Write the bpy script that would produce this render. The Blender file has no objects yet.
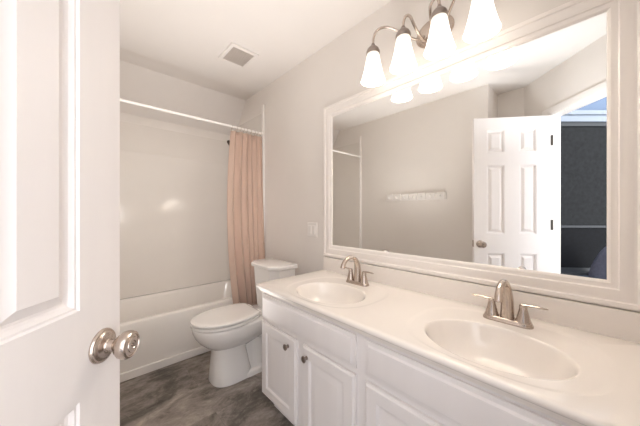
import bpy, bmesh, math, random
from math import sin, cos, pi, radians, hypot
from mathutils import Vector, Matrix
C = bpy.context.scene
COL = C.collection
random.seed(7)

# ---------------------------------------------------------------- camera, world, exposure
cam_d = bpy.data.cameras.new('camera')
cam_d.sensor_width = 36.0
cam_d.lens = 256.52 / 640 * 36
cam_d.clip_start = 0.01
cam = bpy.data.objects.new('camera', cam_d)
COL.objects.link(cam)
cam.location = (0, 0, 1.1737)
cam.rotation_euler = (radians(90), 0, radians(-42.907))
C.camera = cam

W = bpy.data.worlds.new('world')
C.world = W
W.use_nodes = True
bg = W.node_tree.nodes['Background']
bg.inputs[0].default_value = (0.95, 0.96, 1.0, 1)
bg.inputs[1].default_value = 1.25

C.view_settings.view_transform = 'Standard'
C.view_settings.look = 'None'
C.view_settings.gamma = 1
C.view_settings.use_curve_mapping = False
C.view_settings.exposure = 1.62
try:
    C.cycles.max_bounces = 14
    C.cycles.diffuse_bounces = 9
    C.cycles.glossy_bounces = 6
    C.cycles.use_denoising = True
    C.cycles.caustics_reflective = True
    C.cycles.sample_clamp_indirect = 6
except Exception:
    pass
# unseen spot added mid-room, bounced off the ceiling to even out the light
fl_d = bpy.data.lights.new('added_bounce_fill', 'SPOT')
fl_d.energy = 44
fl_d.color = (1.0, 0.965, 0.935)
fl_d.spot_size = radians(74)
fl_d.spot_blend = 1.0
fl_d.shadow_soft_size = 0.15
bounce_spot = bpy.data.objects.new('added_bounce_fill', fl_d)
COL.objects.link(bounce_spot)
bounce_spot.location = (0.43, 1.35, 0.15)
bounce_spot.rotation_euler = (radians(180), 0, 0)
# second, weaker spot, added as invisible fill and turned to the tub
f2_d = bpy.data.lights.new('added_tub_fill', 'SPOT')
f2_d.energy = 20
f2_d.color = (1.0, 0.965, 0.935)
f2_d.spot_size = radians(85)
f2_d.spot_blend = 1.0
f2_d.shadow_soft_size = 0.18
tub_spot = bpy.data.objects.new('added_tub_fill', f2_d)
COL.objects.link(tub_spot)
tub_spot.location = (0.22, 0.75, 1.62)
tub_spot.rotation_euler = (Vector((0.55, 2.9, 1.25)) - Vector((0.22, 0.75, 1.62))).to_track_quat('-Z', 'Y').to_euler()
# third invisible spot, added to brighten the ceiling at the doorway end
f3_d = bpy.data.lights.new('added_door_fill', 'SPOT')
f3_d.energy = 9
f3_d.color = (0.92, 0.96, 1.0)
f3_d.spot_size = radians(125)
f3_d.spot_blend = 1.0
f3_d.shadow_soft_size = 0.12
door_spot = bpy.data.objects.new('added_door_fill', f3_d)
COL.objects.link(door_spot)
door_spot.location = (0.22, 0.22, 1.50)
door_spot.rotation_euler = (radians(180), 0, 0)
SHADE_GLOW = 1.15     # emission of the vanity light's frosted glass
BULB_WATTS = 0.42     # each bulb of the vanity light

# ---------------------------------------------------------------- materials
def mat(name, col, rough=0.5, metal=0.0, coat=0.0, var=0.03, scale=6.0, bump=0.0, bscale=120.0, stretch=None, spec=0.5):
    m = bpy.data.materials.new(name)
    m.use_nodes = True
    nt = m.node_tree
    p = nt.nodes['Principled BSDF']
    p.inputs['Roughness'].default_value = rough
    p.inputs['Metallic'].default_value = metal
    p.inputs['Coat Weight'].default_value = coat
    p.inputs['Coat Roughness'].default_value = 0.06
    p.inputs['Specular IOR Level'].default_value = spec
    tc = nt.nodes.new('ShaderNodeTexCoord')
    vec = tc.outputs['Object']
    if stretch:
        mp = nt.nodes.new('ShaderNodeMapping')
        mp.inputs['Scale'].default_value = stretch
        nt.links.new(vec, mp.inputs['Vector'])
        vec = mp.outputs['Vector']
    n = nt.nodes.new('ShaderNodeTexNoise')
    n.inputs['Scale'].default_value = scale
    n.inputs['Detail'].default_value = 4
    nt.links.new(vec, n.inputs['Vector'])
    r = nt.nodes.new('ShaderNodeValToRGB')
    r.color_ramp.elements[0].position = 0.3
    r.color_ramp.elements[1].position = 0.7
    r.color_ramp.elements[0].color = tuple(max(0, c * (1 - var)) for c in col) + (1,)
    r.color_ramp.elements[1].color = tuple(min(1, c * (1 + var)) for c in col) + (1,)
    nt.links.new(n.outputs['Fac'], r.inputs['Fac'])
    nt.links.new(r.outputs['Color'], p.inputs['Base Color'])
    if bump:
        n2 = nt.nodes.new('ShaderNodeTexNoise')
        n2.inputs['Scale'].default_value = bscale
        n2.inputs['Detail'].default_value = 3
        nt.links.new(vec, n2.inputs['Vector'])
        b = nt.nodes.new('ShaderNodeBump')
        b.inputs['Strength'].default_value = bump
        b.inputs['Distance'].default_value = 0.002
        nt.links.new(n2.outputs['Fac'], b.inputs['Height'])
        nt.links.new(b.outputs['Normal'], p.inputs['Normal'])
    return m

M = {}
M['wall'] = mat('wall_paint', (0.785, 0.745, 0.705), 0.75, var=0.012, scale=3, bump=0.06, bscale=220)
M['ceiling'] = mat('ceiling_paint', (0.79, 0.755, 0.725), 0.85, var=0.012, scale=3, bump=0.10, bscale=160)
M['trim'] = mat('trim_paint', (0.86, 0.83, 0.80), 0.35, var=0.01)
M['door'] = mat('door_paint', (0.84, 0.80, 0.785), 0.38, var=0.012, scale=4, bump=0.05, bscale=60, stretch=(6, 6, 0.6))
M['cabinet'] = mat('cabinet_paint', (0.80, 0.765, 0.755), 0.36, var=0.015, scale=4, bump=0.05, bscale=50, stretch=(4, 4, 0.5))
M['frame'] = mat('frame_paint', (0.90, 0.855, 0.815), 0.35, var=0.01)
M['marble'] = mat('cultured_marble', (0.86, 0.81, 0.762), 0.16, var=0.012, scale=3, coat=0.3)
M['china'] = mat('vitreous_china', (0.86, 0.84, 0.82), 0.10, var=0.006, coat=0.4)
M['acrylic'] = mat('tub_acrylic', (0.81, 0.775, 0.735), 0.17, var=0.008, coat=0.25)
M['surround'] = mat('surround_fibreglass', (0.77, 0.73, 0.685), 0.14, var=0.012, scale=4, coat=0.25)
M['nickel'] = mat('brushed_nickel', (0.57, 0.49, 0.43), 0.24, metal=1.0, var=0.05, scale=60, stretch=(1, 1, 8))
M['dknickel'] = mat('aged_nickel', (0.34, 0.29, 0.26), 0.3, metal=1.0, var=0.08, scale=40)
M['hinge'] = mat('dull_steel', (0.17, 0.155, 0.14), 0.4, metal=0.8, var=0.05)
M['bronze'] = mat('dark_bronze', (0.06, 0.04, 0.03), 0.35, metal=0.7, var=0.1)
M['plastic'] = mat('white_plastic', (0.82, 0.79, 0.76), 0.35, var=0.008)
M['rod'] = mat('rod_enamel', (0.86, 0.83, 0.80), 0.3, var=0.006)
M['grille'] = mat('vent_grille', (0.56, 0.51, 0.47), 0.6, var=0.04)
M['black'] = mat('black_gap', (0.015, 0.015, 0.015), 0.8)
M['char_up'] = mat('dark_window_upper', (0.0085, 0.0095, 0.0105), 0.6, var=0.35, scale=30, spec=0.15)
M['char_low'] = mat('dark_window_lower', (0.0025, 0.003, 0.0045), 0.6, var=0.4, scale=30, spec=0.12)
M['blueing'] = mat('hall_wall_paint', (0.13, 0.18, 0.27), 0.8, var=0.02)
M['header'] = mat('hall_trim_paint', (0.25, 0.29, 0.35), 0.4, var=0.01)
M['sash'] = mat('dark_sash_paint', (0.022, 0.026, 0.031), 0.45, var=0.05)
M['greyblue'] = mat('grey_blue_cloth', (0.13, 0.14, 0.20), 0.9, var=0.12, scale=50, bump=0.3, bscale=300)
M['darkwood'] = mat('dark_wood', (0.05, 0.035, 0.025), 0.5, var=0.2, scale=20)

def curtain_mat():
    m = mat('dusty_pink_fabric', (0.69, 0.515, 0.42), 0.85, var=0.05, scale=14, bump=0.25, bscale=420, stretch=(1, 1, 0.25))
    nt = m.node_tree
    p = nt.nodes['Principled BSDF']
    p.inputs['Sheen Weight'].default_value = 0.25
    tr = nt.nodes.new('ShaderNodeBsdfTranslucent')
    tr.inputs['Color'].default_value = (0.64, 0.47, 0.37, 1)
    mx = nt.nodes.new('ShaderNodeMixShader')
    mx.inputs[0].default_value = 0.2
    out = nt.nodes['Material Output']
    nt.links.new(p.outputs[0], mx.inputs[1])
    nt.links.new(tr.outputs[0], mx.inputs[2])
    nt.links.new(mx.outputs[0], out.inputs['Surface'])
    return m
M['curtain'] = curtain_mat()

def mirror_mat():
    m = bpy.data.materials.new('mirror_silver')
    m.use_nodes = True
    nt = m.node_tree
    p = nt.nodes['Principled BSDF']
    p.inputs['Metallic'].default_value = 1
    p.inputs['Base Color'].default_value = (0.935, 0.945, 0.94, 1)
    n = nt.nodes.new('ShaderNodeTexNoise')
    n.inputs['Scale'].default_value = 2
    mr = nt.nodes.new('ShaderNodeMapRange')
    mr.inputs['To Min'].default_value = 0.0
    mr.inputs['To Max'].default_value = 0.012
    nt.links.new(n.outputs['Fac'], mr.inputs['Value'])
    nt.links.new(mr.outputs['Result'], p.inputs['Roughness'])
    return m
M['mirror'] = mirror_mat()

def shade_mat():
    """frosted glass lit by the bulb inside it: brighter low down round the bulb"""
    m = bpy.data.materials.new('lit_frosted_glass')
    m.use_nodes = True
    nt = m.node_tree
    p = nt.nodes['Principled BSDF']
    p.inputs['Base Color'].default_value = (0.95, 0.92, 0.86, 1)
    p.inputs['Roughness'].default_value = 0.3
    tc = nt.nodes.new('ShaderNodeTexCoord')
    sp = nt.nodes.new('ShaderNodeSeparateXYZ')
    nt.links.new(tc.outputs['Generated'], sp.inputs[0])
    cr = nt.nodes.new('ShaderNodeValToRGB')
    cr.color_ramp.elements[0].position = 0.0
    cr.color_ramp.elements[0].color = (1, 1, 1, 1)
    cr.color_ramp.elements[1].position = 0.98
    cr.color_ramp.elements[1].color = (0.05, 0.05, 0.045, 1)
    e = cr.color_ramp.elements.new(0.62)
    e.color = (0.38, 0.38, 0.38, 1)
    nt.links.new(sp.outputs['Z'], cr.inputs['Fac'])
    mu = nt.nodes.new('ShaderNodeMath')
    mu.operation = 'MULTIPLY'
    mu.inputs[1].default_value = SHADE_GLOW
    nt.links.new(cr.outputs['Color'], mu.inputs[0])
    p.inputs['Emission Color'].default_value = (1.0, 0.94, 0.86, 1)
    nt.links.new(mu.outputs[0], p.inputs['Emission Strength'])
    return m
M['shade'] = shade_mat()

def floor_mat():
    m = bpy.data.materials.new('stone_look_vinyl')
    m.use_nodes = True
    nt = m.node_tree
    N, L = nt.nodes, nt.links
    p = N['Principled BSDF']
    tc = N.new('ShaderNodeTexCoord')
    # long sheets of drifting veins, running across the room
    mp = N.new('ShaderNodeMapping')
    mp.inputs['Scale'].default_value = (1.0, 1.55, 1)
    mp.inputs['Rotation'].default_value = (0, 0, radians(-8))
    L.new(tc.outputs['Object'], mp.inputs['Vector'])
    # each tile has its own offset
    br = N.new('ShaderNodeTexBrick')
    br.inputs['Scale'].default_value = 1.0
    br.inputs['Brick Width'].default_value = 0.92
    br.inputs['Row Height'].default_value = 0.305
    br.inputs['Mortar Size'].default_value = 0.0012
    br.inputs['Mortar Smooth'].default_value = 0.3
    br.inputs['Color1'].default_value = (0.15, 0.15, 0.15, 1)
    br.inputs['Color2'].default_value = (0.85, 0.85, 0.85, 1)
    br.inputs['Mortar'].default_value = (0.5, 0.5, 0.5, 1)
    br.offset = 0.37
    L.new(tc.outputs['Object'], br.inputs['Vector'])
    addv = N.new('ShaderNodeVectorMath')
    addv.operation = 'ADD'
    L.new(mp.outputs['Vector'], addv.inputs[0])
    sc = N.new('ShaderNodeVectorMath')
    sc.operation = 'SCALE'
    sc.inputs['Scale'].default_value = 0.16
    L.new(br.outputs['Color'], sc.inputs[0])
    L.new(sc.outputs['Vector'], addv.inputs[1])
    n1 = N.new('ShaderNodeTexNoise')
    n1.inputs['Scale'].default_value = 2.0
    n1.inputs['Detail'].default_value = 9
    n1.inputs['Roughness'].default_value = 0.62
    n1.inputs['Distortion'].default_value = 1.6
    L.new(addv.outputs['Vector'], n1.inputs['Vector'])
    r1 = N.new('ShaderNodeValToRGB')
    els = r1.color_ramp.elements
    els[0].position = 0.36; els[0].color = (0.066, 0.056, 0.048, 1)
    els[1].position = 0.65; els[1].color = (0.52, 0.45, 0.39, 1)
    for pos, c in ((0.455, (0.145, 0.124, 0.107, 1)), (0.50, (0.235, 0.203, 0.178, 1)), (0.55, (0.31, 0.27, 0.238, 1))):
        e = els.new(pos); e.color = c
    L.new(n1.outputs['Fac'], r1.inputs['Fac'])
    nf = N.new('ShaderNodeTexNoise')
    nf.inputs['Scale'].default_value = 9.0
    nf.inputs['Detail'].default_value = 8
    nf.inputs['Roughness'].default_value = 0.7
    nf.inputs['Distortion'].default_value = 2.2
    L.new(addv.outputs['Vector'], nf.inputs['Vector'])
    bl = N.new('ShaderNodeMix')
    bl.data_type = 'FLOAT'
    bl.inputs['Factor'].default_value = 0.27
    L.new(n1.outputs['Fac'], bl.inputs['A'])
    L.new(nf.outputs['Fac'], bl.inputs['B'])
    L.new(bl.outputs['Result'], r1.inputs['Fac'])
    # thin dark and pale cracks
    n2 = N.new('ShaderNodeTexNoise')
    n2.inputs['Scale'].default_value = 3.4
    n2.inputs['Detail'].default_value = 5
    n2.inputs['Distortion'].default_value = 2.4
    L.new(addv.outputs['Vector'], n2.inputs['Vector'])
    r2 = N.new('ShaderNodeValToRGB')
    r2.color_ramp.elements[0].position = 0.487; r2.color_ramp.elements[0].color = (0, 0, 0, 1)
    r2.color_ramp.elements[1].position = 0.513; r2.color_ramp.elements[1].color = (0, 0, 0, 1)
    e = r2.color_ramp.elements.new(0.5); e.color = (1, 1, 1, 1)
    L.new(n2.outputs['Fac'], r2.inputs['Fac'])
    mx = N.new('ShaderNodeMix')
    mx.data_type = 'RGBA'
    mx.inputs['B'].default_value = (0.40, 0.355, 0.31, 1)
    L.new(r1.outputs['Color'], mx.inputs['A'])
    mul = N.new('ShaderNodeMath'); mul.operation = 'MULTIPLY'; mul.inputs[1].default_value = 0.35
    L.new(r2.outputs['Color'], mul.inputs[0])
    L.new(mul.outputs[0], mx.inputs['Factor'])
    mx2 = N.new('ShaderNodeMix')
    mx2.data_type = 'RGBA'
    mx2.inputs['B'].default_value = (0.09, 0.078, 0.07, 1)
    L.new(mx.outputs['Result'], mx2.inputs['A'])
    m2 = N.new('ShaderNodeMath'); m2.operation = 'MULTIPLY'; m2.inputs[1].default_value = 0.3
    L.new(br.outputs['Fac'], m2.inputs[0])
    L.new(m2.outputs[0], mx2.inputs['Factor'])
    L.new(mx2.outputs['Result'], p.inputs['Base Color'])
    p.inputs['Roughness'].default_value = 0.38
    b = N.new('ShaderNodeBump')
    b.inputs['Strength'].default_value = 0.08
    b.inputs['Distance'].default_value = 0.003
    L.new(n1.outputs['Fac'], b.inputs['Height'])
    L.new(b.outputs['Normal'], p.inputs['Normal'])
    return m
M['floor'] = floor_mat()

# ---------------------------------------------------------------- mesh helpers
def V3(x, y, z): return Vector((x, y, z))
ident = lambda a, b, c: Vector((a, b, c))

class MB:
    def __init__(s): s.bm = bmesh.new()
    def loft(s, rings, cap0=True, cap1=True, close=True):
        vs = [[s.bm.verts.new(p) for p in r] for r in rings]
        n = len(vs[0])
        for a, b in zip(vs, vs[1:]):
            for i in range(n if close else n - 1):
                j = (i + 1) % n
                try: s.bm.faces.new((a[i], a[j], b[j], b[i]))
                except ValueError: pass
        if cap0: s.bm.faces.new(list(reversed(vs[0])))
        if cap1: s.bm.faces.new(vs[-1])
        return s
    def box(s, x0, x1, y0, y1, z0, z1, bev=0.0, f=ident):
        t = bmesh.new()
        vs = [t.verts.new((x, y, z)) for z in (z0, z1) for y in (y0, y1) for x in (x0, x1)]
        for q in ((0, 2, 3, 1), (4, 5, 7, 6), (0, 1, 5, 4), (2, 6, 7, 3), (0, 4, 6, 2), (1, 3, 7, 5)):
            t.faces.new([vs[i] for i in q])
        if bev:
            bmesh.ops.bevel(t, geom=list(t.edges), offset=bev, segments=2, profile=0.6, affect='EDGES')
        return s.add(t, f)
    def add(s, t, f=ident):
        mp = {v: s.bm.verts.new(f(*v.co)) for v in t.verts}
        for fc in t.faces: s.bm.faces.new([mp[v] for v in fc.verts])
        t.free()
        return s
    def prism(s, poly, z0, z1, f=ident):
        return s.loft([[f(x, y, z0) for x, y in poly], [f(x, y, z1) for x, y in poly]])
    def tube(s, pts, rad, seg=14, cap=True):
        pts = [Vector(p) for p in pts]
        n = len(pts)
        if not hasattr(rad, '__len__'): rad = [rad] * n
        tans = [(pts[min(i + 1, n - 1)] - pts[max(i - 1, 0)]).normalized() for i in range(n)]
        t0 = tans[0]
        up = Vector((0, 0, 1)) if abs(t0.z) < 0.9 else Vector((1, 0, 0))
        nrm = (up - up.dot(t0) * t0).normalized()
        rings = []
        for i in range(n):
            nrm = (nrm - nrm.dot(tans[i]) * tans[i]).normalized()
            bi = tans[i].cross(nrm)
            r = rad[i]
            ra, rb = (r if hasattr(r, '__len__') else (r, r))
            rings.append([pts[i] + nrm * (ra * cos(2 * pi * k / seg)) + bi * (rb * sin(2 * pi * k / seg)) for k in range(seg)])
        return s.loft(rings, cap, cap)
    def lathe(s, prof, o, axis=(0, 0, 1), seg=32, cap0=True, cap1=True, sx=1.0, sy=1.0):
        ax = Vector(axis).normalized()
        up = Vector((0, 0, 1)) if abs(ax.z) < 0.9 else Vector((0, 1, 0))
        a = (up - up.dot(ax) * ax).normalized()
        b = ax.cross(a)
        o = Vector(o)
        return s.loft([[o + ax * h + a * (r * sx * cos(2 * pi * k / seg)) + b * (r * sy * sin(2 * pi * k / seg)) for k in range(seg)] for r, h in prof], cap0, cap1)
    def rect_loft(s, a0, a1, b0, b1, prof, f, cap=True, cap0=True):
        """concentric rectangles: (inset, height) pairs on a face mapped by f(a, b, height)"""
        rings = [[f(a0 + i, b0 + i, h), f(a1 - i, b0 + i, h), f(a1 - i, b1 - i, h), f(a0 + i, b1 - i, h)] for i, h in prof]
        return s.loft(rings, cap0, cap)
    def build(s, name, m, parent=None, angle=35, subsurf=0):
        bmesh.ops.remove_doubles(s.bm, verts=list(s.bm.verts), dist=1e-6)
        bmesh.ops.recalc_face_normals(s.bm, faces=list(s.bm.faces))
        me = bpy.data.meshes.new(name)
        s.bm.to_mesh(me)
        s.bm.free()
        me.materials.append(m)
        for p in me.polygons: p.use_smooth = True
        try: me.set_sharp_from_angle(angle=radians(angle))
        except Exception: pass
        o = bpy.data.objects.new(name, me)
        COL.objects.link(o)
        if parent: o.parent = parent
        if subsurf:
            md = o.modifiers.new('subdivision', 'SUBSURF')
            md.levels = md.render_levels = subsurf
        return o

def tag(o, label=None, cat=None, group=None, kind=None):
    if label: o['label'] = label
    if cat: o['category'] = cat
    if group: o['group'] = group
    if kind: o['kind'] = kind
    return o
def empty(name, loc, label, cat, rz=0, group=None, kind=None):
    o = bpy.data.objects.new(name, None)
    o.empty_display_size = 0.1
    COL.objects.link(o)
    o.location = loc
    o.rotation_euler = (0, 0, rz)
    return tag(o, label, cat, group, kind)
def struct(mb, name, m, label=None, cat=None, parent=None, angle=35):
    o = mb.build(name, m, parent, angle)
    return tag(o, label, cat, None, 'structure')
def copy_tree(o, parent=None, move=None):
    c = o.copy()
    COL.objects.link(c)
    if parent: c.parent = parent
    for ch in list(o.children): copy_tree(ch, c)
    return c
def rrect(x0, x1, y0, y1, r, z, k=6):
    out = []
    for cx, cy, a in ((x1 - r, y1 - r, 0), (x0 + r, y1 - r, 90), (x0 + r, y0 + r, 180), (x1 - r, y0 + r, 270)):
        for i in range(k + 1):
            t = radians(a + 90 * i / k)
            out.append(Vector((cx + r * cos(t), cy + r * sin(t), z)))
    return out
def bez(p0, p1, p2, p3, n=12):
    p0, p1, p2, p3 = map(Vector, (p0, p1, p2, p3))
    return [p0 * (1 - t) ** 3 + p1 * 3 * t * (1 - t) ** 2 + p2 * 3 * t * t * (1 - t) + p3 * t ** 3 for t in (i / n for i in range(n + 1))]

# ---------------------------------------------------------------- dimensions
XR, XL, H = 1.3537, -0.2396, 2.44
YB = 2.955                      # wall behind the tub
YE = 0.7214                     # where the left wall ends
Wp = Vector((-0.5447, 0.4484))  # door wall: a point, its direction, its normal into the room
Wd = Vector((0.7143, -0.6998)); Wn = Vector((0.6998, 0.7143))
def fw(k, z, d):                # point on the door wall, d towards the room
    p = Wp + Wd * k + Wn * d
    return Vector((p.x, p.y, z))
K0, K1, ZD = 0.230, 0.945, 2.045

# ---------------------------------------------------------------- shell
b = MB(); b.box(-2.2, 1.46, -1.7, 3.06, -0.06, 0.0)
struct(b, 'floor', M['floor'], 'grey brown stone-look vinyl floor', 'floor')
b = MB(); b.prism([(1.46, -0.4), (0.21, -0.4), (-0.70, 0.49), (-0.70, 0.83), (-0.35, 0.83), (-0.35, 3.06), (1.46, 3.06)], H, H + 0.06)
struct(b, 'ceiling', M['ceiling'], 'flat off-white painted ceiling', 'ceiling')
b = MB(); b.prism([(2.683, H), (YB, 2.094), (YB, H)], XL, XR, f=lambda y, z, x: V3(x, y, z))
struct(b, 'ceiling_slope', M['ceiling'], 'sloping stretch of ceiling above the tub', 'ceiling')
b = MB(); b.box(XR, XR + 0.1, -0.4, 3.06, 0, H)
struct(b, 'wall_right', M['wall'], 'beige painted wall carrying the framed mirror', 'wall')
b = MB(); b.box(XL - 0.1, XR, YB, YB + 0.1, 0, H)
struct(b, 'wall_back', M['wall'], 'painted wall behind the tub', 'wall')
b = MB(); b.prism([(XL, YE), (XL, YB), (XL - 0.1, YB), (XL - 0.1, YE + 0.1), (-0.59, YE + 0.1), (-0.59, YE)], 0, H)
struct(b, 'wall_left', M['wall'], 'beige painted wall carrying the white coat rack', 'wall')
b = MB(); b.box(-0.69, -0.59, 0.38, YE + 0.1, 0, H)
struct(b, 'wall_recess', M['wall'], 'pale painted wall set back behind the open door', 'wall')
b = MB(); b.box(0.15, XR, -0.4, -0.30, 0, H)
struct(b, 'wall_front', M['wall'], 'painted wall at the near end of the vanity', 'wall')
b = MB()
T = 0.088
b.loft([[fw(-0.063, z, 0), fw(K0, z, 0), fw(K0, z, -T), fw(-0.063, z, -T)] for z in (0, H)])
b.loft([[fw(K1, z, 0), fw(1.069, z, 0), fw(1.069, z, -T), fw(K1, z, -T)] for z in (0, H)])
b.loft([[fw(K0, z, 0), fw(K1, z, 0), fw(K1, z, -T), fw(K0, z, -T)] for z in (ZD, H)])
struct(b, 'wall_door', M['wall'], 'diagonal painted wall with the doorway', 'wall')

# door lining and casing of the diagonal doorway
b = MB()
def slab(k0, k1, z0, z1, d0, d1, bev=0.0):
    b.box(k0, k1, z0, z1, d0, d1, bev, f=lambda k, z, d: fw(k, z, d))
slab(K0, K0 + 0.012, 0, ZD, -T - 0.004, 0.004)
slab(K1 - 0.012, K1, 0, ZD, -T - 0.004, 0.004)
slab(K0, K1, ZD - 0.012, ZD, -T - 0.004, 0.004)
for k0, k1, z0, z1 in ((K0 - 0.058, K0 + 0.004, 0, ZD + 0.058), (K1 - 0.004, K1 + 0.058, 0, ZD + 0.058), (K0, K1, ZD - 0.004, ZD + 0.058)):
    slab(k0, k1, z0, z1, 0, 0.014, 0.004)
struct(b, 'trim_1', M['trim'], 'white casing around the diagonal doorway', 'door casing')
# trim strips where the tub alcove begins
for i, (x0, x1, lab) in enumerate(((XR - 0.022, XR, 'narrow white trim strip on the wall beside the curtain'), (XL, XL + 0.022, 'narrow white trim strip on the wall facing the curtain'))):
    b = MB(); b.box(x0, x1, 2.272, 2.298, 0.394, 2.266, 0.003)
    struct(b, 'trim_%d' % (i + 2), M['trim'], lab, 'trim')
b = MB(); b.rect_loft(XL + 0.014, XR - 0.014, 0, 0.058, [(0, 0), (0, 0.010), (0.004, 0.014)], f=lambda a, z, h: V3(a, 2.249 - h, z))
struct(b, 'trim_4', M['trim'], 'white strip along the foot of the tub', 'trim')
b = MB(); b.box(XR - 0.013, XR, 1.412, 2.234, 0, 0.085, 0.004)
struct(b, 'baseboard_right', M['trim'], 'white baseboard behind the toilet', 'baseboard')
b = MB(); b.box(XL, XL + 0.013, YE, 2.234, 0, 0.085, 0.004)
struct(b, 'baseboard_left', M['trim'], 'white baseboard below the coat rack', 'baseboard')

# the room beyond the doorway, as far as the mirror shows it
Hp = Vector((-0.611, 0.356)); Hd = Vector((-0.7325, -0.681)); Hn = Vector((0.681, -0.7325))
def fh(a, z, d):
    p = Hp + Hd * a + Hn * d
    return Vector((p.x, p.y, z))
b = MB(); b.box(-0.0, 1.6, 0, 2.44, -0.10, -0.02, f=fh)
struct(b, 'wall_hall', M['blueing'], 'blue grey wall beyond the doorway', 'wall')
win = empty('window_1', fh(0.65, 0.6, 0), 'dark window beyond the doorway, seen in the mirror', 'window', kind='structure')
def fhl(a, z, d): return fh(a, z, d) - Vector(win.location)
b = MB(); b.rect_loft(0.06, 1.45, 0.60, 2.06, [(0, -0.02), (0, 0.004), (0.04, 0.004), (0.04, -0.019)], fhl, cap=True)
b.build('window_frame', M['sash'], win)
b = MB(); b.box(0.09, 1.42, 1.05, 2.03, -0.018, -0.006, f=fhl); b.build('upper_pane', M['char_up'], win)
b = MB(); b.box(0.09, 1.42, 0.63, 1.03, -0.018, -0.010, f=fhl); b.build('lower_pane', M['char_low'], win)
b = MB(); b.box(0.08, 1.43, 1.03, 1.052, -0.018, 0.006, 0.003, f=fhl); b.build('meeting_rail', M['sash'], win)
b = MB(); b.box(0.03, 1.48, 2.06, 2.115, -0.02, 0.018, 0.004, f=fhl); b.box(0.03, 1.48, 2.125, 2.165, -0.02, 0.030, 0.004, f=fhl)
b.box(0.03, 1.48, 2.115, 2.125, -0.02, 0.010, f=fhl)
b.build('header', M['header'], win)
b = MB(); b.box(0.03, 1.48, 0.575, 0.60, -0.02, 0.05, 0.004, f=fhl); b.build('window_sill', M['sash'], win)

# ---------------------------------------------------------------- open door
De = Vector((0.63188, 0.77506)); Dh = Vector((-0.3649, 0.2546)) + De * 0.026
DW, DT = 0.633, 0.035
door = empty('door_1', (Dh.x, Dh.y, 0.0), 'white six-panel door standing open, with a nickel knob', 'door', math.atan2(De.y, De.x), kind='structure')
# local frame: x along the door from its hinges, y away from the room side, so the face seen is at -DT/2
b = MB()
for sgn in (-1, 1):
    y = sgn * DT / 2
    xs = [0.0, 0.120, 0.257, 0.379, 0.526, DW]
    zs = [0.012, 0.235, 0.812, 0.987, 1.603, 1.716, 1.920, 2.030]
    for i in range(5):
        for j in range(7):
            if i in (1, 3) and j in (1, 3, 5):
                # moulded panel: bead, groove, then the raised field
                prof = [(0, 0), (0.003, 0.004), (0.007, 0.004), (0.012, 0.0115), (0.016, 0.0135), (0.021, 0.0135), (0.038, 0.0035), (0.040, 0.0015), (0.042, 0.0015)]
                b.rect_loft(xs[i], xs[i + 1], zs[j], zs[j + 1], prof, lambda a, z, h, s=sgn, y=y: V3(a, y - s * h, z), cap=True, cap0=False)
            else:
                vs = [b.bm.verts.new(p) for p in ((xs[i], y, zs[j]), (xs[i + 1], y, zs[j]), (xs[i + 1], y, zs[j + 1]), (xs[i], y, zs[j + 1]))]
                b.bm.faces.new(vs)
e = DT / 2
for q in (((0, -e, .012), (0, e, .012), (0, e, 2.03), (0, -e, 2.03)), ((DW, -e, .012), (DW, e, .012), (DW, e, 2.03), (DW, -e, 2.03)),
          ((0, -e, .012), (DW, -e, .012), (DW, e, .012), (0, e, .012)), ((0, -e, 2.03), (DW, -e, 2.03), (DW, e, 2.03), (0, e, 2.03))):
    b.bm.faces.new([b.bm.verts.new(p) for p in q])
b.build('door_leaf', M['door'], door, angle=20)
for sgn in (-1, 1):
    kb = MB()
    o = (0.580, sgn * DT / 2, 0.893)
    kb.lathe([(0.0345, 0.0), (0.0345, 0.003), (0.0325, 0.006), (0.030, 0.0065), (0.028, 0.009), (0.023, 0.0115), (0.016, 0.0125), (0.0135, 0.014), (0.0125, 0.016)], o, (0, sgn, 0), 40)
    ros = kb.build('rosette', M['nickel'], door, angle=25)
    kb = MB()
    kb.lathe([(0.0125, 0.013), (0.0105, 0.020), (0.0105, 0.026), (0.0145, 0.030), (0.021, 0.036), (0.0265, 0.043), (0.0285, 0.050), (0.0282, 0.055),
              (0.0262, 0.0605), (0.0235, 0.063), (0.0215, 0.0632), (0.0205, 0.0615), (0.0155, 0.0625), (0.0145, 0.0640), (0.0085, 0.0645), (0.0070, 0.063), (0.003, 0.063)], o, (0, sgn, 0), 40)
    kn = kb.build('door_knob', M['nickel'], door, angle=25)
    kb = MB(); kb.lathe([(0.0032, 0.0628), (0.0032, 0.0665), (0.002, 0.067)], o, (0, sgn, 0), 14)
    kb.build('lock_button', M['dknickel'], kn)
b = MB(); b.box(DW - 0.0005, DW + 0.0015, -0.012, 0.012, 0.865, 0.925); b.build('latch_plate', M['nickel'], door)
for z in (0.28, 1.07, 1.81):
    b = MB(); b.tube([(-0.004, -DT / 2 - 0.004, z - 0.045), (-0.004, -DT / 2 - 0.004, z + 0.045)], 0.006, 12)
    b.box(-0.002, 0.008, -DT / 2 - 0.0008, -DT / 2 + 0.001, z - 0.044, z + 0.044)
    b.build('hinge', M['hinge'], door)

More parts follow.
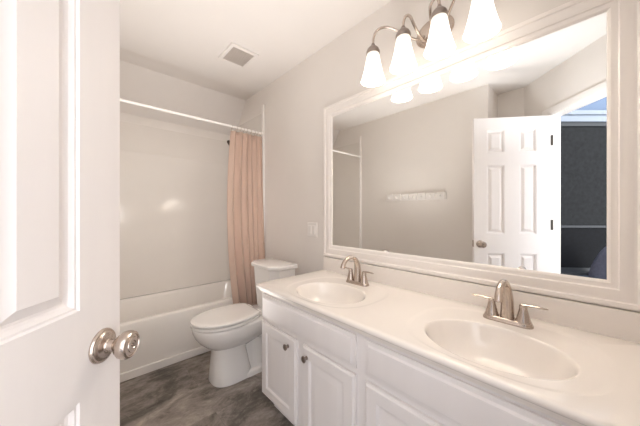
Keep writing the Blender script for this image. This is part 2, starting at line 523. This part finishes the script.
# ---------------------------------------------------------------- tub and its surround
X0, X1 = XL + 0.006, XR - 0.006
b = MB()
Yf, Yk = 2.250, 2.952
rings = [rrect(X0, X1, Yf, Yk, 0.012, 0.0), rrect(X0, X1, Yf, Yk, 0.012, 0.30), rrect(X0, X1, Yf - 0.000, Yk, 0.012, 0.372),
         rrect(X0 + .003, X1 - .003, Yf + .004, Yk - .003, 0.014, 0.386), rrect(X0 + .012, X1 - .012, Yf + .014, Yk - .012, 0.02, 0.392),
         rrect(X0 + .05, X1 - .05, Yf + .055, Yk - .054, 0.10, 0.393), rrect(X0 + .06, X1 - .06, Yf + .066, Yk - .064, 0.11, 0.388),
         rrect(X0 + .068, X1 - .068, Yf + .074, Yk - .072, 0.115, 0.370), rrect(X0 + .11, X1 - .10, Yf + .10, Yk - .094, 0.13, 0.20),
         rrect(X0 + .16, X1 - .13, Yf + .125, Yk - .114, 0.13, 0.09), rrect(X0 + .22, X1 - .18, Yf + .165, Yk - .154, 0.11, 0.062)]
b.loft(rings)
o = b.build('bathtub', M['acrylic'], None, angle=40)
tag(o, 'white alcove bathtub with a plain apron front', 'bathtub')
sur = empty('tub_surround', (0.55, 2.94, 0.394), 'glossy off-white wall surround above the bathtub', 'tub surround')
L0 = Vector(sur.location)
b = MB()
f = lambda x, z, h: V3(x, 2.954 - h, z) - L0
prof = [(2.01, 0.0), (2.01, 0.010), (2.004, 0.014), (1.752, 0.014), (1.745, 0.018), (1.735, 0.022), (0.3935, 0.024), (0.3935, 0.0)]
b.loft([[f(x, z, h) for z, h in prof] for x in (XL + 0.003, XR - 0.003)])
b.build('back_panel', M['surround'], sur)
for x, s in ((XL + 0.001, 1), (XR - 0.001, -1)):
    b = MB()
    for th, poly in ((0.012, [(2.30, .394), (2.925, .394), (2.925, 2.10), (2.868, 2.185), (2.30, 2.185)]), (0.020, [(2.30, .394), (2.93, .394), (2.93, 1.74), (2.30, 1.74)])):
        b.prism(poly, 0, th, f=lambda y, z, h: V3(x + s * h, y, z) - L0)
    # rounded inside corner
    cs = [(0, 0)] + [(0.055 * (1 - sin(t)), 0.055 * (1 - cos(t))) for t in (pi / 2 * i / 8 for i in range(9))]
    b.prism(cs, 0.396, 1.74, f=lambda p, q, z: V3(x + s * (0.018 + p), 2.932 - q, z) - L0)
    b.build('side_panel', M['surround'], sur)

# shower head on its arm
sh = empty('shower_sprayer', (XR - 0.022, 2.60, 1.95), 'dark bronze shower head peeking out behind the curtain', 'shower head')
Ls = Vector(sh.location)
b = MB(); b.tube([p for p in bez((0, 0, 0), (-0.07, 0, 0.02), (-0.11, 0, 0.015), (-0.165, 0, -0.02), 10)], 0.009, 12); b.build('shower_arm', M['bronze'], sh)
b = MB(); b.lathe([(0.028, 0.0), (0.026, 0.006), (0.012, 0.012)], (0, 0, 0), (-1, 0, 0), 24); b.build('flange', M['bronze'], sh)
b = MB(); b.lathe([(0.011, 0.0), (0.015, 0.012), (0.017, 0.02), (0.030, 0.045), (0.034, 0.052), (0.033, 0.058), (0.026, 0.060)], (-0.160, 0, -0.017), (-0.8, 0, -0.62), 28); b.build('spray_head', M['bronze'], sh)

# shower rod, curtain and rings
X0, X1 = XL + 0.024, XR - 0.024
YR, ZR = 2.272, 1.967
ro = empty('shower_rod', (0.55, YR, ZR), 'thin white shower rod spanning the tub opening', 'shower rod')
b = MB(); b.tube([(X0 - 0.55, 0, 0), (X1 - 0.55, 0, 0)], 0.0105, 16); b.build('rod', M['rod'], ro)
for x, s in ((X0, 1), (X1, -1)):
    b = MB(); b.lathe([(0.024, 0.0), (0.024, 0.006), (0.015, 0.014), (0.0125, 0.022)], (x - 0.55, 0, 0), (s, 0, 0), 24); b.build('end_cap', M['rod'], ro)
cu = empty('shower_curtain', (1.16, YR, ZR), 'dusty pink fabric shower curtain drawn to one side', 'shower curtain')
b = MB()
NU, NV, NF = 170, 44, 6
def curtain_pt(u, v):
    # u across (0..1), v down (0..1); folds tight at the top and looser below
    zt, zb = -0.035, 0.16 - ZR
    z = zt + (zb - zt) * v
    xl = -0.152 - 0.052 * sin(pi * min(1, v * 0.92)) + 0.030 * v * v
    xr = 0.155 - 0.004 * v
    ph = 2 * pi * NF * u + 1.1 * sin(2.6 * u * pi + 1.0) + 0.5 * sin(2.2 * v + 5 * u)
    amp = 0.025 + 0.022 * v * (0.6 + 0.4 * sin(7 * u + 1.0))
    x = xl + (xr - xl) * u + 0.006 * sin(ph * 2 + 0.7)
    fine = 0.0035 * sin(ph * 2.7 + 1.3 * v + 2.0) * (1 - 0.6 * v)
    y = fine + amp * sin(ph) * (0.75 + 0.25 * sin(5.1 * u + 0.4)) + 0.004 * sin(9 * v + 11 * u) - 0.085 * min(1, v * 1.15) ** 1.2
    return Vector((x, y, z))
grid = [[b.bm.verts.new(curtain_pt(i / NU, j / NV)) for i in range(NU + 1)] for j in range(NV + 1)]
for j in range(NV):
    for i in range(NU):
        b.bm.faces.new((grid[j][i], grid[j][i + 1], grid[j + 1][i + 1], grid[j + 1][i]))
o = b.build('cloth', M['curtain'], cu, angle=80)
sd = o.modifiers.new('thickness', 'SOLIDIFY'); sd.thickness = 0.0015
ring0 = None
for i in range(9):
    u = 0.02 + i * 0.12
    p = curtain_pt(min(u, 0.995), 0.0)
    if ring0 is None:
        rb = MB()
        n = 22
        rb.tube([(0, 0.017 * sin(2 * pi * k / n), 0.017 * cos(2 * pi * k / n) - 0.004) for k in range(n + 1)], 0.0014, 8, cap=False)
        rb.tube([(0, 0.004, -0.018), (0, 0.005, -0.040)], 0.0014, 8)
        ring0 = r = rb.build('curtain_ring', M['nickel'], cu)
    else:
        r = ring0.copy(); COL.objects.link(r)
    r.location = (p.x, 0, 0)

# ---------------------------------------------------------------- toilet
TY = 1.810
to = empty('toilet', (0.95, TY, 0), 'white two-piece toilet with closed lid between tub and vanity', 'toilet')
def egg(z, xf, xb, w, xm=None, n=72, pw=2.0, pwb=2.6, clamp=9.0):
    xm = xm if xm is not None else xf + (xb - xf) * 0.45
    out = []
    for i in range(n):
        t = 2 * pi * i / n
        c, s_ = cos(t), sin(t)
        p = pw if c < 0 else pwb
        cx = math.copysign(abs(c) ** (2 / p), c); sy = math.copysign(abs(s_) ** (2 / p), s_)
        x = xm + (cx * (xm - xf) if c < 0 else cx * (xb - xm))
        out.append(Vector((min(x, clamp) - 0.95, w * sy, z)))
    return out
b = MB()
# bowl
b.loft([egg(0.215, .690, .93, .080, .80), egg(0.235, .655, .98, .100, .79), egg(0.262, .615, 1.05, .128, .78), egg(0.295, .580, 1.12, .150, .77), egg(0.33, .556, 1.17, .164, .76),
        egg(0.365, .541, 1.21, .172, .75), egg(0.390, .537, 1.235, .174, .75), egg(0.398, .539, 1.238, .173, .75), egg(0.403, .548, 1.235, .166, .75)])
# column under the bowl
b.loft([egg(0.0, .652, .93, .122, .80, pw=2.6, pwb=4), egg(0.012, .647, .93, .123, .80, pw=2.6, pwb=4), egg(0.10, .656, .905, .112, .80, pw=2.6, pwb=4), egg(0.20, .664, .885, .103, .79, pw=2.5, pwb=4), egg(0.28, .650, .89, .118, .78, pwb=3)])
# narrower body behind it, and the foot
b.loft([egg(0.0, .84, 1.215, .100, 1.0, pw=4, pwb=4), egg(0.30, .84, 1.215, .062, 1.0, pw=4, pwb=4), egg(0.392, .84, 1.23, .150, 1.0, pw=4, pwb=4)])
b.loft([egg(0.0, .80, 1.22, .126, 1.0, pw=5, pwb=4), egg(0.026, .80, 1.218, .124, 1.0, pw=5, pwb=4), egg(0.040, .81, 1.205, .112, 1.0, pw=5, pwb=4)])
for s_ in (-1, 1):   # trapway swelling on each side
    b.tube([(-0.06, s_ * 0.062, 0.27), (0.00, s_ * 0.072, 0.285), (0.07, s_ * 0.078, 0.265), (0.11, s_ * 0.080, 0.215), (0.10, s_ * 0.084, 0.155), (0.12, s_ * 0.088, 0.09), (0.17, s_ * 0.088, 0.04)], [.030, .036, .038, .036, .033, .034, .032], 18)
b.build('bowl', M['china'], to, angle=50)
for s_ in (-1, 1):
    b = MB(); b.lathe([(0.012, 0.0), (0.012, 0.008), (0.009, 0.014), (0.003, 0.017)], (0.06, s_ * 0.106, 0.036), (0, 0, 1), 18); b.build('bolt_cap', M['dknickel'], to)
def lidr(z, g, dx=0.0): return egg(z, .528 + g, 1.045 - g, .181 - g, .755, pwb=2.0, clamp=.970 - g * 0.7)
b = MB()
b.loft([lidr(0.402, .045), lidr(0.4085, .045), lidr(0.409, .004), lidr(0.411, .001), lidr(0.424, .001), lidr(0.427, .006), lidr(0.428, .045)])
b.build('seat', M['china'], to, angle=50)
b = MB()
b.loft([lidr(0.428, .05), lidr(0.4355, .05), lidr(0.436, .003), lidr(0.437, 0), lidr(0.445, 0), lidr(0.450, .006), lidr(0.4525, .03), lidr(0.454, .09)])
b.build('lid', M['china'], to, angle=50)
for s_ in (-1, 1):
    b = MB(); b.tube([(0.034, s_ * 0.075 - 0.025, 0.424), (0.034, s_ * 0.075 + 0.025, 0.424)], 0.016, 14); b.build('hinge', M['plastic'], to)
def tank_ring(z, xf, xb, w, ch):
    return [Vector((x - 0.95, y, z)) for x, y in ((xb, w), (xf + ch, w), (xf, w - ch * 1.25), (xf, -w + ch * 1.25), (xf + ch, -w), (xb, -w))]
b = MB()
b.loft([tank_ring(0.394, 1.075, 1.235, .155, .045), tank_ring(0.42, 1.068, 1.238, .165, .05), tank_ring(0.61, 1.052, 1.242, .176, .052), tank_ring(0.736, 1.045, 1.245, .181, .052)])
b.build('tank', M['china'], to, angle=20)
b = MB()
b.loft([tank_ring(0.736, 1.034, 1.250, .194, .056), tank_ring(0.740, 1.027, 1.253, .199, .058), tank_ring(0.760, 1.024, 1.254, .201, .058), tank_ring(0.768, 1.030, 1.252, .196, .057), tank_ring(0.771, 1.044, 1.242, .182, .052)])
b.build('tank_lid', M['china'], to, angle=25)

# ---------------------------------------------------------------- vanity
VX = 0.79                       # face of the cabinet
VY0, VY1 = -0.126, 1.350
va = empty('vanity_cabinet', (1.07, 0.63, 0), 'white raised-panel vanity cabinet under the double sink top', 'vanity cabinet')
Lv = Vector(va.location)
fv = lambda y, z, h: V3(VX - h, y, z) - Lv
b = MB()
b.box(VX, VX + 0.019, VY0, VY1, 0.112, 0.7095, 0.0015, f=lambda x, y, z: V3(x, y, z) - Lv)
for y0, y1 in ((VY0, VY0 + 0.016), (VY1 - 0.016, VY1)):
    b.box(VX + 0.005, XR - 0.004, y0, y1, 0.112, 0.7095, f=lambda x, y, z: V3(x, y, z) - Lv)
    b.box(VX + 0.075, XR - 0.004, y0, y1, 0.0, 0.112, f=lambda x, y, z: V3(x, y, z) - Lv)
b.box(VX + 0.01, XR - 0.004, VY0, VY1, 0.112, 0.128, f=lambda x, y, z: V3(x, y, z) - Lv)
b.build('carcass', M['cabinet'], va)
b = MB(); b.box(VX + 0.070, VX + 0.085, VY0 + 0.016, VY1 - 0.016, 0.0, 0.112, f=lambda x, y, z: V3(x, y, z) - Lv)
b.build('toe_kick', M['cabinet'], va)
front_prof = [(0, 0.001), (0, 0.010), (0.006, 0.0115), (0.013, 0.0125), (0.019, 0.019), (0.022, 0.0195)]
for y0, y1 in ((0.636, 1.337), (-0.113, 0.588)):
    b = MB(); b.rect_loft(y0, y1, 0.568, 0.700, front_prof, fv); b.build('drawer_front', M['cabinet'], va, angle=20)
door_prof = [(0, 0.001), (0, 0.012), (0.005, 0.0135), (0.010, 0.019), (0.052, 0.0195), (0.056, 0.0165), (0.060, 0.0115), (0.066, 0.0105), (0.072, 0.0115), (0.090, 0.0178), (0.094, 0.018)]
for y0, y1, ky in ((1.007, 1.337, 1.068), (0.636, 0.960, 0.921), (0.264, 0.588, 0.325), (-0.113, 0.210, 0.171)):
    b = MB(); b.rect_loft(y0, y1, 0.122, 0.544, door_prof, fv)
    d = b.build('cabinet_door', M['cabinet'], va, angle=20)
    b = MB(); b.lathe([(0.0095, 0.0), (0.0085, 0.003), (0.0055, 0.005), (0.0055, 0.011), (0.0125, 0.015), (0.0150, 0.018), (0.0150, 0.0215), (0.012, 0.0235), (0.0105, 0.0228), (0.007, 0.0235), (0.003, 0.0245)], fv(ky, 0.496, 0.0193), (-1, 0, 0), 28)
    b.build('knob', M['dknickel'], d, angle=30)

# cultured marble top with two moulded bowls and a backsplash
vt = empty('countertop', (1.07, 0.63, 0.71), 'cream cultured marble vanity top with two oval basins', 'vanity top')
Lt = Vector(vt.location)
ZT = 0.749
TX0, TX1, TY0, TY1 = 0.769, XR - 0.002, -0.152, 1.398
b = MB()
prof = [(0.016, ZT), (0.009, ZT - .0008), (0.004, ZT - .003), (0.001, ZT - .007), (0.0, ZT - .012), (0.001, ZT - .017), (0.004, ZT - .021), (0.009, ZT - .0235), (0.0095, ZT - .028), (0.013, ZT - .033), (0.014, ZT - .0385), (0.06, ZT - .0385)]
rings = [[p - Lt for p in rrect(TX0 + i, TX1 - i * 0.3, TY0 + i, TY1 - i, 0.014 + 0.0 * i, z, 5)] for i, z in prof]
b.loft(rings, cap0=False, cap1=False)
b.bm.edges.ensure_lookup_table()
NS = 96
def sup(cx, cy, ax, ay, p, z):
    out = []
    for i in range(NS):
        t = 2 * pi * i / NS
        c, s_ = cos(t), sin(t)
        out.append(V3(cx + ax * math.copysign(abs(c) ** (2 / p), c), cy + ay * math.copysign(abs(s_) ** (2 / p), s_), z) - Lt)
    return out
SINKS = (0.985, 0.238)
fill = bmesh.new()
def loop(pts):
    vs = [fill.verts.new(p) for p in pts]
    for i in range(len(vs)): fill.edges.new((vs[i], vs[(i + 1) % len(vs)]))
loop(rings[0])
for sy in SINKS: loop(sup(1.037, sy, 0.243, 0.280, 2.7, ZT))
bmesh.ops.triangle_fill(fill, use_beauty=True, use_dissolve=False, edges=list(fill.edges), normal=(0, 0, 1))
b.add(fill)
for sy in SINKS:
    b.loft([sup(1.037, sy, 0.243, 0.280, 2.7, ZT), sup(1.036, sy, 0.238, 0.274, 2.7, ZT - .0006), sup(1.034, sy, 0.229, 0.263, 2.65, ZT - .0024), sup(1.032, sy, 0.224, 0.256, 2.6, ZT - .003),
            sup(0.986, sy, 0.163, 0.211, 2.0, ZT - .003)], False, False)
b.build('slab', M['marble'], vt, angle=40)
for sy in SINKS:
    b = MB()
    b.loft([sup(0.986, sy, 0.163 * k, 0.211 * k, 2.0, ZT - .003 - d) for k, d in ((1, 0), (.985, .001), (.968, .0045), (.95, .011), (.92, .026), (.87, .05), (.79, .076), (.67, .098), (.52, .112), (.34, .119), (.16, .122))], False, True)
    bs = b.build('basin', M['marble'], vt, angle=60)
    b = MB(); b.lathe([(0.023, 0.0), (0.022, 0.002), (0.017, 0.0025), (0.016, 0.001), (0.012, 0.004), (0.002, 0.005)], V3(0.986, sy, ZT - .1245) - Lt, (0, 0, 1), 28)
    b.build('drain', M['nickel'], bs)
b = MB(); b.box(XR - 0.024, XR - 0.002, TY0 + 0.002, TY1 - 0.004, ZT - 0.002, 0.846, 0.004, f=lambda x, y, z: V3(x, y, z) - Lt)
b.build('backsplash', M['marble'], vt)

# faucets
def faucet(sy, label):
    fa = empty('faucet', (1.224, sy, ZT - 0.0028), label, 'faucet', group='faucets on the vanity top')
    b = MB()
    def pill(hw, hl, z, n=14):
        out = []
        for s, cy in ((1, hl - hw), (-1, -(hl - hw))):
            for i in range(n + 1):
                t = (0 if s > 0 else pi) + pi * i / n
                out.append(V3(hw * cos(t), cy + hw * sin(t), z))
        return out
    b.loft([pill(.027, .082, 0), pill(.027, .082, .006), pill(.0255, .0805, .0095), pill(.024, .079, .010), pill(.0225, .0775, .016), pill(.020, .075, .018)])
    b.build('base_plate', M['nickel'], fa, angle=30)
    # high arc spout
    path = [(0.004, 0, 0.014), (0.004, 0, 0.05)] + bez((0.004, 0, 0.08), (0.004, 0, 0.140), (-0.028, 0, 0.172), (-0.072, 0, 0.166), 12) + bez((-0.072, 0, 0.166), (-0.104, 0, 0.161), (-0.124, 0, 0.140), (-0.134, 0, 0.110), 8)[1:]
    n = len(path)
    rad = []
    for i in range(n):
        t = i / (n - 1)
        r = 0.022 - 0.011 * min(1, t * 2.2) + 0.0015 * max(0, t - 0.6)
        rad.append((r, r * (1.05 + 0.10 * t)))
    rad[0] = (0.024, 0.024)
    b = MB(); b.tube(path, rad, 22); b.build('spout', M['nickel'], fa, angle=50)
    for s in (1, -1):
        b = MB()
        b.lathe([(0.0245, 0.014), (0.0245, 0.020), (0.0225, 0.024), (0.0195, 0.036), (0.0155, 0.052), (0.0130, 0.064), (0.0125, 0.074), (0.0125, 0.078), (0.010, 0.081)], (0, s * 0.0508, 0), (0, 0, 1), 28)
        hd = b.build('handle', M['nickel'], fa, angle=35)
        b = MB()
        b.tube([(0.004, s * 0.046, 0.079), (0.0, s * 0.062, 0.081), (-0.004, s * 0.090, 0.083), (-0.006, s * 0.116, 0.083), (-0.006, s * 0.123, 0.082)], [(.004, .010), (.0045, .0095), (.0038, .0075), (.003, .0065), (.0015, .004)], 14)
        b.build('lever', M['nickel'], hd, angle=40)
    b = MB(); b.tube([(0.024, 0, 0.014), (0.024, 0, 0.060)], 0.0028, 10); b.lathe([(0.003, 0), (0.0055, 0.003), (0.0055, 0.008), (0.003, 0.011)], (0.024, 0, 0.056), (0, 0, 1), 14)
    b.build('lift_rod', M['nickel'], fa)
    return fa
faucet(SINKS[0], 'brushed nickel faucet at the basin nearer the toilet')
faucet(SINKS[1], 'brushed nickel faucet at the basin farther from the toilet')

# ---------------------------------------------------------------- mirror
MY0, MY1, MZ0, MZ1 = -0.117, 1.3975, 0.850, 1.965
mi = empty('wall_mirror', (XR, 0.64, 0.85), 'large wall mirror in a white moulded frame above the vanity', 'mirror')
Lm = Vector(mi.location)
fm = lambda y, z, h: V3(XR - h, y, z) - Lm
b = MB()
b.rect_loft(MY0, MY1, MZ0, MZ1, [(0.0915, 0.001), (0, 0.001), (0, 0.016), (0.003, 0.021), (0.010, 0.024), (0.020, 0.024), (0.024, 0.020), (0.029, 0.020), (0.034, 0.022), (0.062, 0.0235), (0.066, 0.020), (0.072, 0.0195), (0.082, 0.0215), (0.0885, 0.019), (0.0915, 0.0155), (0.0915, 0.001)], fm, cap=False, cap0=False)
b.build('mirror_frame', M['frame'], mi, angle=25)
b = MB(); b.box(XR - 0.015, XR - 0.002, MY0 + 0.0917, MY1 - 0.0917, MZ0 + 0.0917, MZ1 - 0.0917, f=lambda x, y, z: V3(x, y, z) - Lm)
b.build('mirror_glass', M['mirror'], mi)

# ---------------------------------------------------------------- vanity light
FY, FZ = 0.575, 2.12
li = empty('vanity_light', (XR, FY, FZ), 'four-shade nickel vanity light with lit frosted bell shades', 'wall light')
def fl(x, y, z): return V3(x, y, z) - Vector((XR, FY, FZ))
b = MB(); b.lathe([(1.0, 0.0), (1.0, 0.008), (0.95, 0.013), (0.86, 0.015), (0.80, 0.022), (0.62, 0.027), (0.3, 0.030)], (0, 0, 0), (-1, 0, 0), 40, sx=0.072, sy=0.098)
b.build('backplate', M['nickel'], li)
SX, SZ = 1.184, 2.060
for i, y in enumerate((0.842, 0.660, 0.482, 0.315)):
    s = 1 if y > FY else -1
    far = abs(y - FY) > 0.2
    p0 = (XR - 0.026, FY + s * (0.045 if far else 0.03), FZ - (0.01 if far else 0.03))
    top = (SX, y, SZ + 0.045)
    b = MB()
    if far:
        mid = (SX + 0.065, FY + s * 0.12, FZ + 0.005)
        pts = bez(p0, (SX + 0.13, FY + s * 0.06, FZ - 0.05), (SX + 0.09, FY + s * 0.09, FZ - 0.02), mid, 10) + bez(mid, (SX + 0.04, FY + s * 0.16, FZ + 0.032), (SX, y - s * 0.10, FZ + 0.046), (SX, y - s * 0.045, FZ + 0.053), 12)[1:] + bez((SX, y - s * 0.045, FZ + 0.053), (SX, y - s * 0.010, FZ + 0.057), (SX, y, FZ + 0.03), top, 8)[1:]
    else:
        pts = bez(p0, (SX + 0.11, FY + s * 0.03, FZ - 0.09), (SX + 0.03, FY + s * 0.035, FZ - 0.03), (SX, y - s * 0.042, FZ + 0.012), 12) + bez((SX, y - s * 0.042, FZ + 0.012), (SX, y - s * 0.026, FZ + 0.046), (SX, y, FZ + 0.046), top, 12)[1:]
    b.tube(pts, 0.0065, 12)
    b.build('arm', M['nickel'], li, angle=60).location = -Vector((XR, FY, FZ))
    b = MB(); b.lathe([(0.008, 0.052), (0.011, 0.045), (0.012, 0.040), (0.020, 0.034), (0.031, 0.022), (0.036, 0.010), (0.0375, 0.0), (0.036, -0.006)], fl(SX, y, SZ), (0, 0, 1), 28)
    b.build('socket_cup', M['dknickel'], li)
    b = MB()
    prof = [(0.0, 0.004), (0.022, 0.004), (0.031, 0.0), (0.0345, -0.012), (0.037, -0.03), (0.042, -0.060), (0.049, -0.095), (0.0565, -0.126), (0.062, -0.146), (0.0665, -0.156),
            (0.0635, -0.156), (0.0585, -0.145), (0.053, -0.124), (0.0455, -0.094), (0.0385, -0.060), (0.034, -0.03), (0.030, -0.012), (0.0, -0.006)]
    b.lathe(prof, fl(SX, y, SZ), (0, 0, 1), 40, cap0=False, cap1=False)
    shd = b.build('shade', M['shade'], li, angle=60)
    b = MB(); b.lathe([(0.012, -0.01), (0.014, -0.035), (0.022, -0.060), (0.025, -0.078), (0.022, -0.094), (0.012, -0.103), (0.002, -0.105)], fl(SX, y, SZ), (0, 0, 1), 20)
    b.build('bulb', M['shade'], shd)
    ld = bpy.data.lights.new('bulb_light', 'POINT')
    ld.energy = BULB_WATTS
    ld.color = (1.0, 0.92, 0.83)
    ld.shadow_soft_size = 0.03
    lo = bpy.data.objects.new('bulb_light', ld)
    COL.objects.link(lo)
    lo.parent = li
    lo.location = fl(SX, y, SZ - 0.122)

# ---------------------------------------------------------------- small wall and ceiling things
ve = empty('ceiling_vent', (0.925, 1.96, H), 'small square exhaust vent in the ceiling', 'vent')
Le = Vector(ve.location)
b = MB(); fvn = lambda x, y, h: V3(x, y, -h) 
b.rect_loft(-0.112, 0.112, -0.128, 0.128, [(0.0, 0.0), (0.0, 0.006), (0.004, 0.012), (0.022, 0.016), (0.026, 0.012), (0.026, 0.002)], fvn, cap=False, cap0=False)
b.build('vent_frame', M['ceiling'], ve)
b = MB(); b.box(-0.088, 0.088, -0.104, 0.104, -0.004, -0.001)
for i in range(13):
    y = -0.096 + i * 0.016
    b.box(-0.087, 0.087, y - 0.0045, y + 0.0045, -0.012, -0.003)
b.build('grille', M['grille'], ve)

sw = empty('light_switch', (XR, 1.545, 1.04), 'double white wall switch plate left of the mirror frame', 'light switch')
fs = lambda y, z, h: V3(-h, y, z)
b = MB(); b.rect_loft(-0.057, 0.057, -0.058, 0.058, [(0, 0), (0, 0.003), (0.004, 0.006), (0.006, 0.0062)], fs); b.build('plate', M['plastic'], sw)
for y in (-0.023, 0.023):
    b = MB(); b.rect_loft(y - 0.0165, y + 0.0165, -0.034, 0.034, [(0, 0.0055), (0, 0.0085), (0.002, 0.010)], fs); b.build('rocker', M['plastic'], sw)

cr = empty('coat_rack', (XL, 1.485, 1.365), 'white coat rack of square blocks on the wall, seen in the mirror', 'coat rack')
fc = lambda y, z, h: V3(h, y, z)
b = MB(); b.rect_loft(-0.375, 0.375, -0.040, 0.032, [(0, 0), (0, 0.010), (0.003, 0.013)], fc); b.build('rail', M['plastic'], cr)
for i in range(7):
    y = -0.318 + i * 0.106
    b = MB(); b.rect_loft(y - 0.044, y + 0.044, -0.036, 0.042, [(0, 0.012), (0, 0.017), (0.004, 0.021)], fc)
    hb = b.build('block', M['plastic'], cr)
    b = MB(); b.tube([fc(y, 0.005, 0.02), fc(y, -0.006, 0.036), fc(y, -0.004, 0.050), fc(y, 0.010, 0.054)], [0.006, 0.006, 0.0055, 0.007], 12)
    b.build('hook', M['plastic'], hb)

# ---------------------------------------------------------------- chair beyond the doorway
ch = empty('upholstered_chair', (-0.735, -0.135, 0), 'grey blue upholstered chair beyond the doorway, seen in the mirror', 'chair', radians(-47))
b = MB()
def back_ring(z, hw, y): return [V3(x, yy, z) for x, yy in ((-hw, y - .03), (-hw * .8, y - .045), (hw * .8, y - .045), (hw, y - .03), (hw, y + .03), (hw * .8, y + .045), (-hw * .8, y + .045), (-hw, y + .03))]
b.loft([back_ring(0.42, .23, 0), back_ring(0.60, .225, 0.0), back_ring(0.72, .19, -.01), back_ring(0.82, .14, -.02), back_ring(0.87, .10, -.025), back_ring(0.885, .06, -.028)])
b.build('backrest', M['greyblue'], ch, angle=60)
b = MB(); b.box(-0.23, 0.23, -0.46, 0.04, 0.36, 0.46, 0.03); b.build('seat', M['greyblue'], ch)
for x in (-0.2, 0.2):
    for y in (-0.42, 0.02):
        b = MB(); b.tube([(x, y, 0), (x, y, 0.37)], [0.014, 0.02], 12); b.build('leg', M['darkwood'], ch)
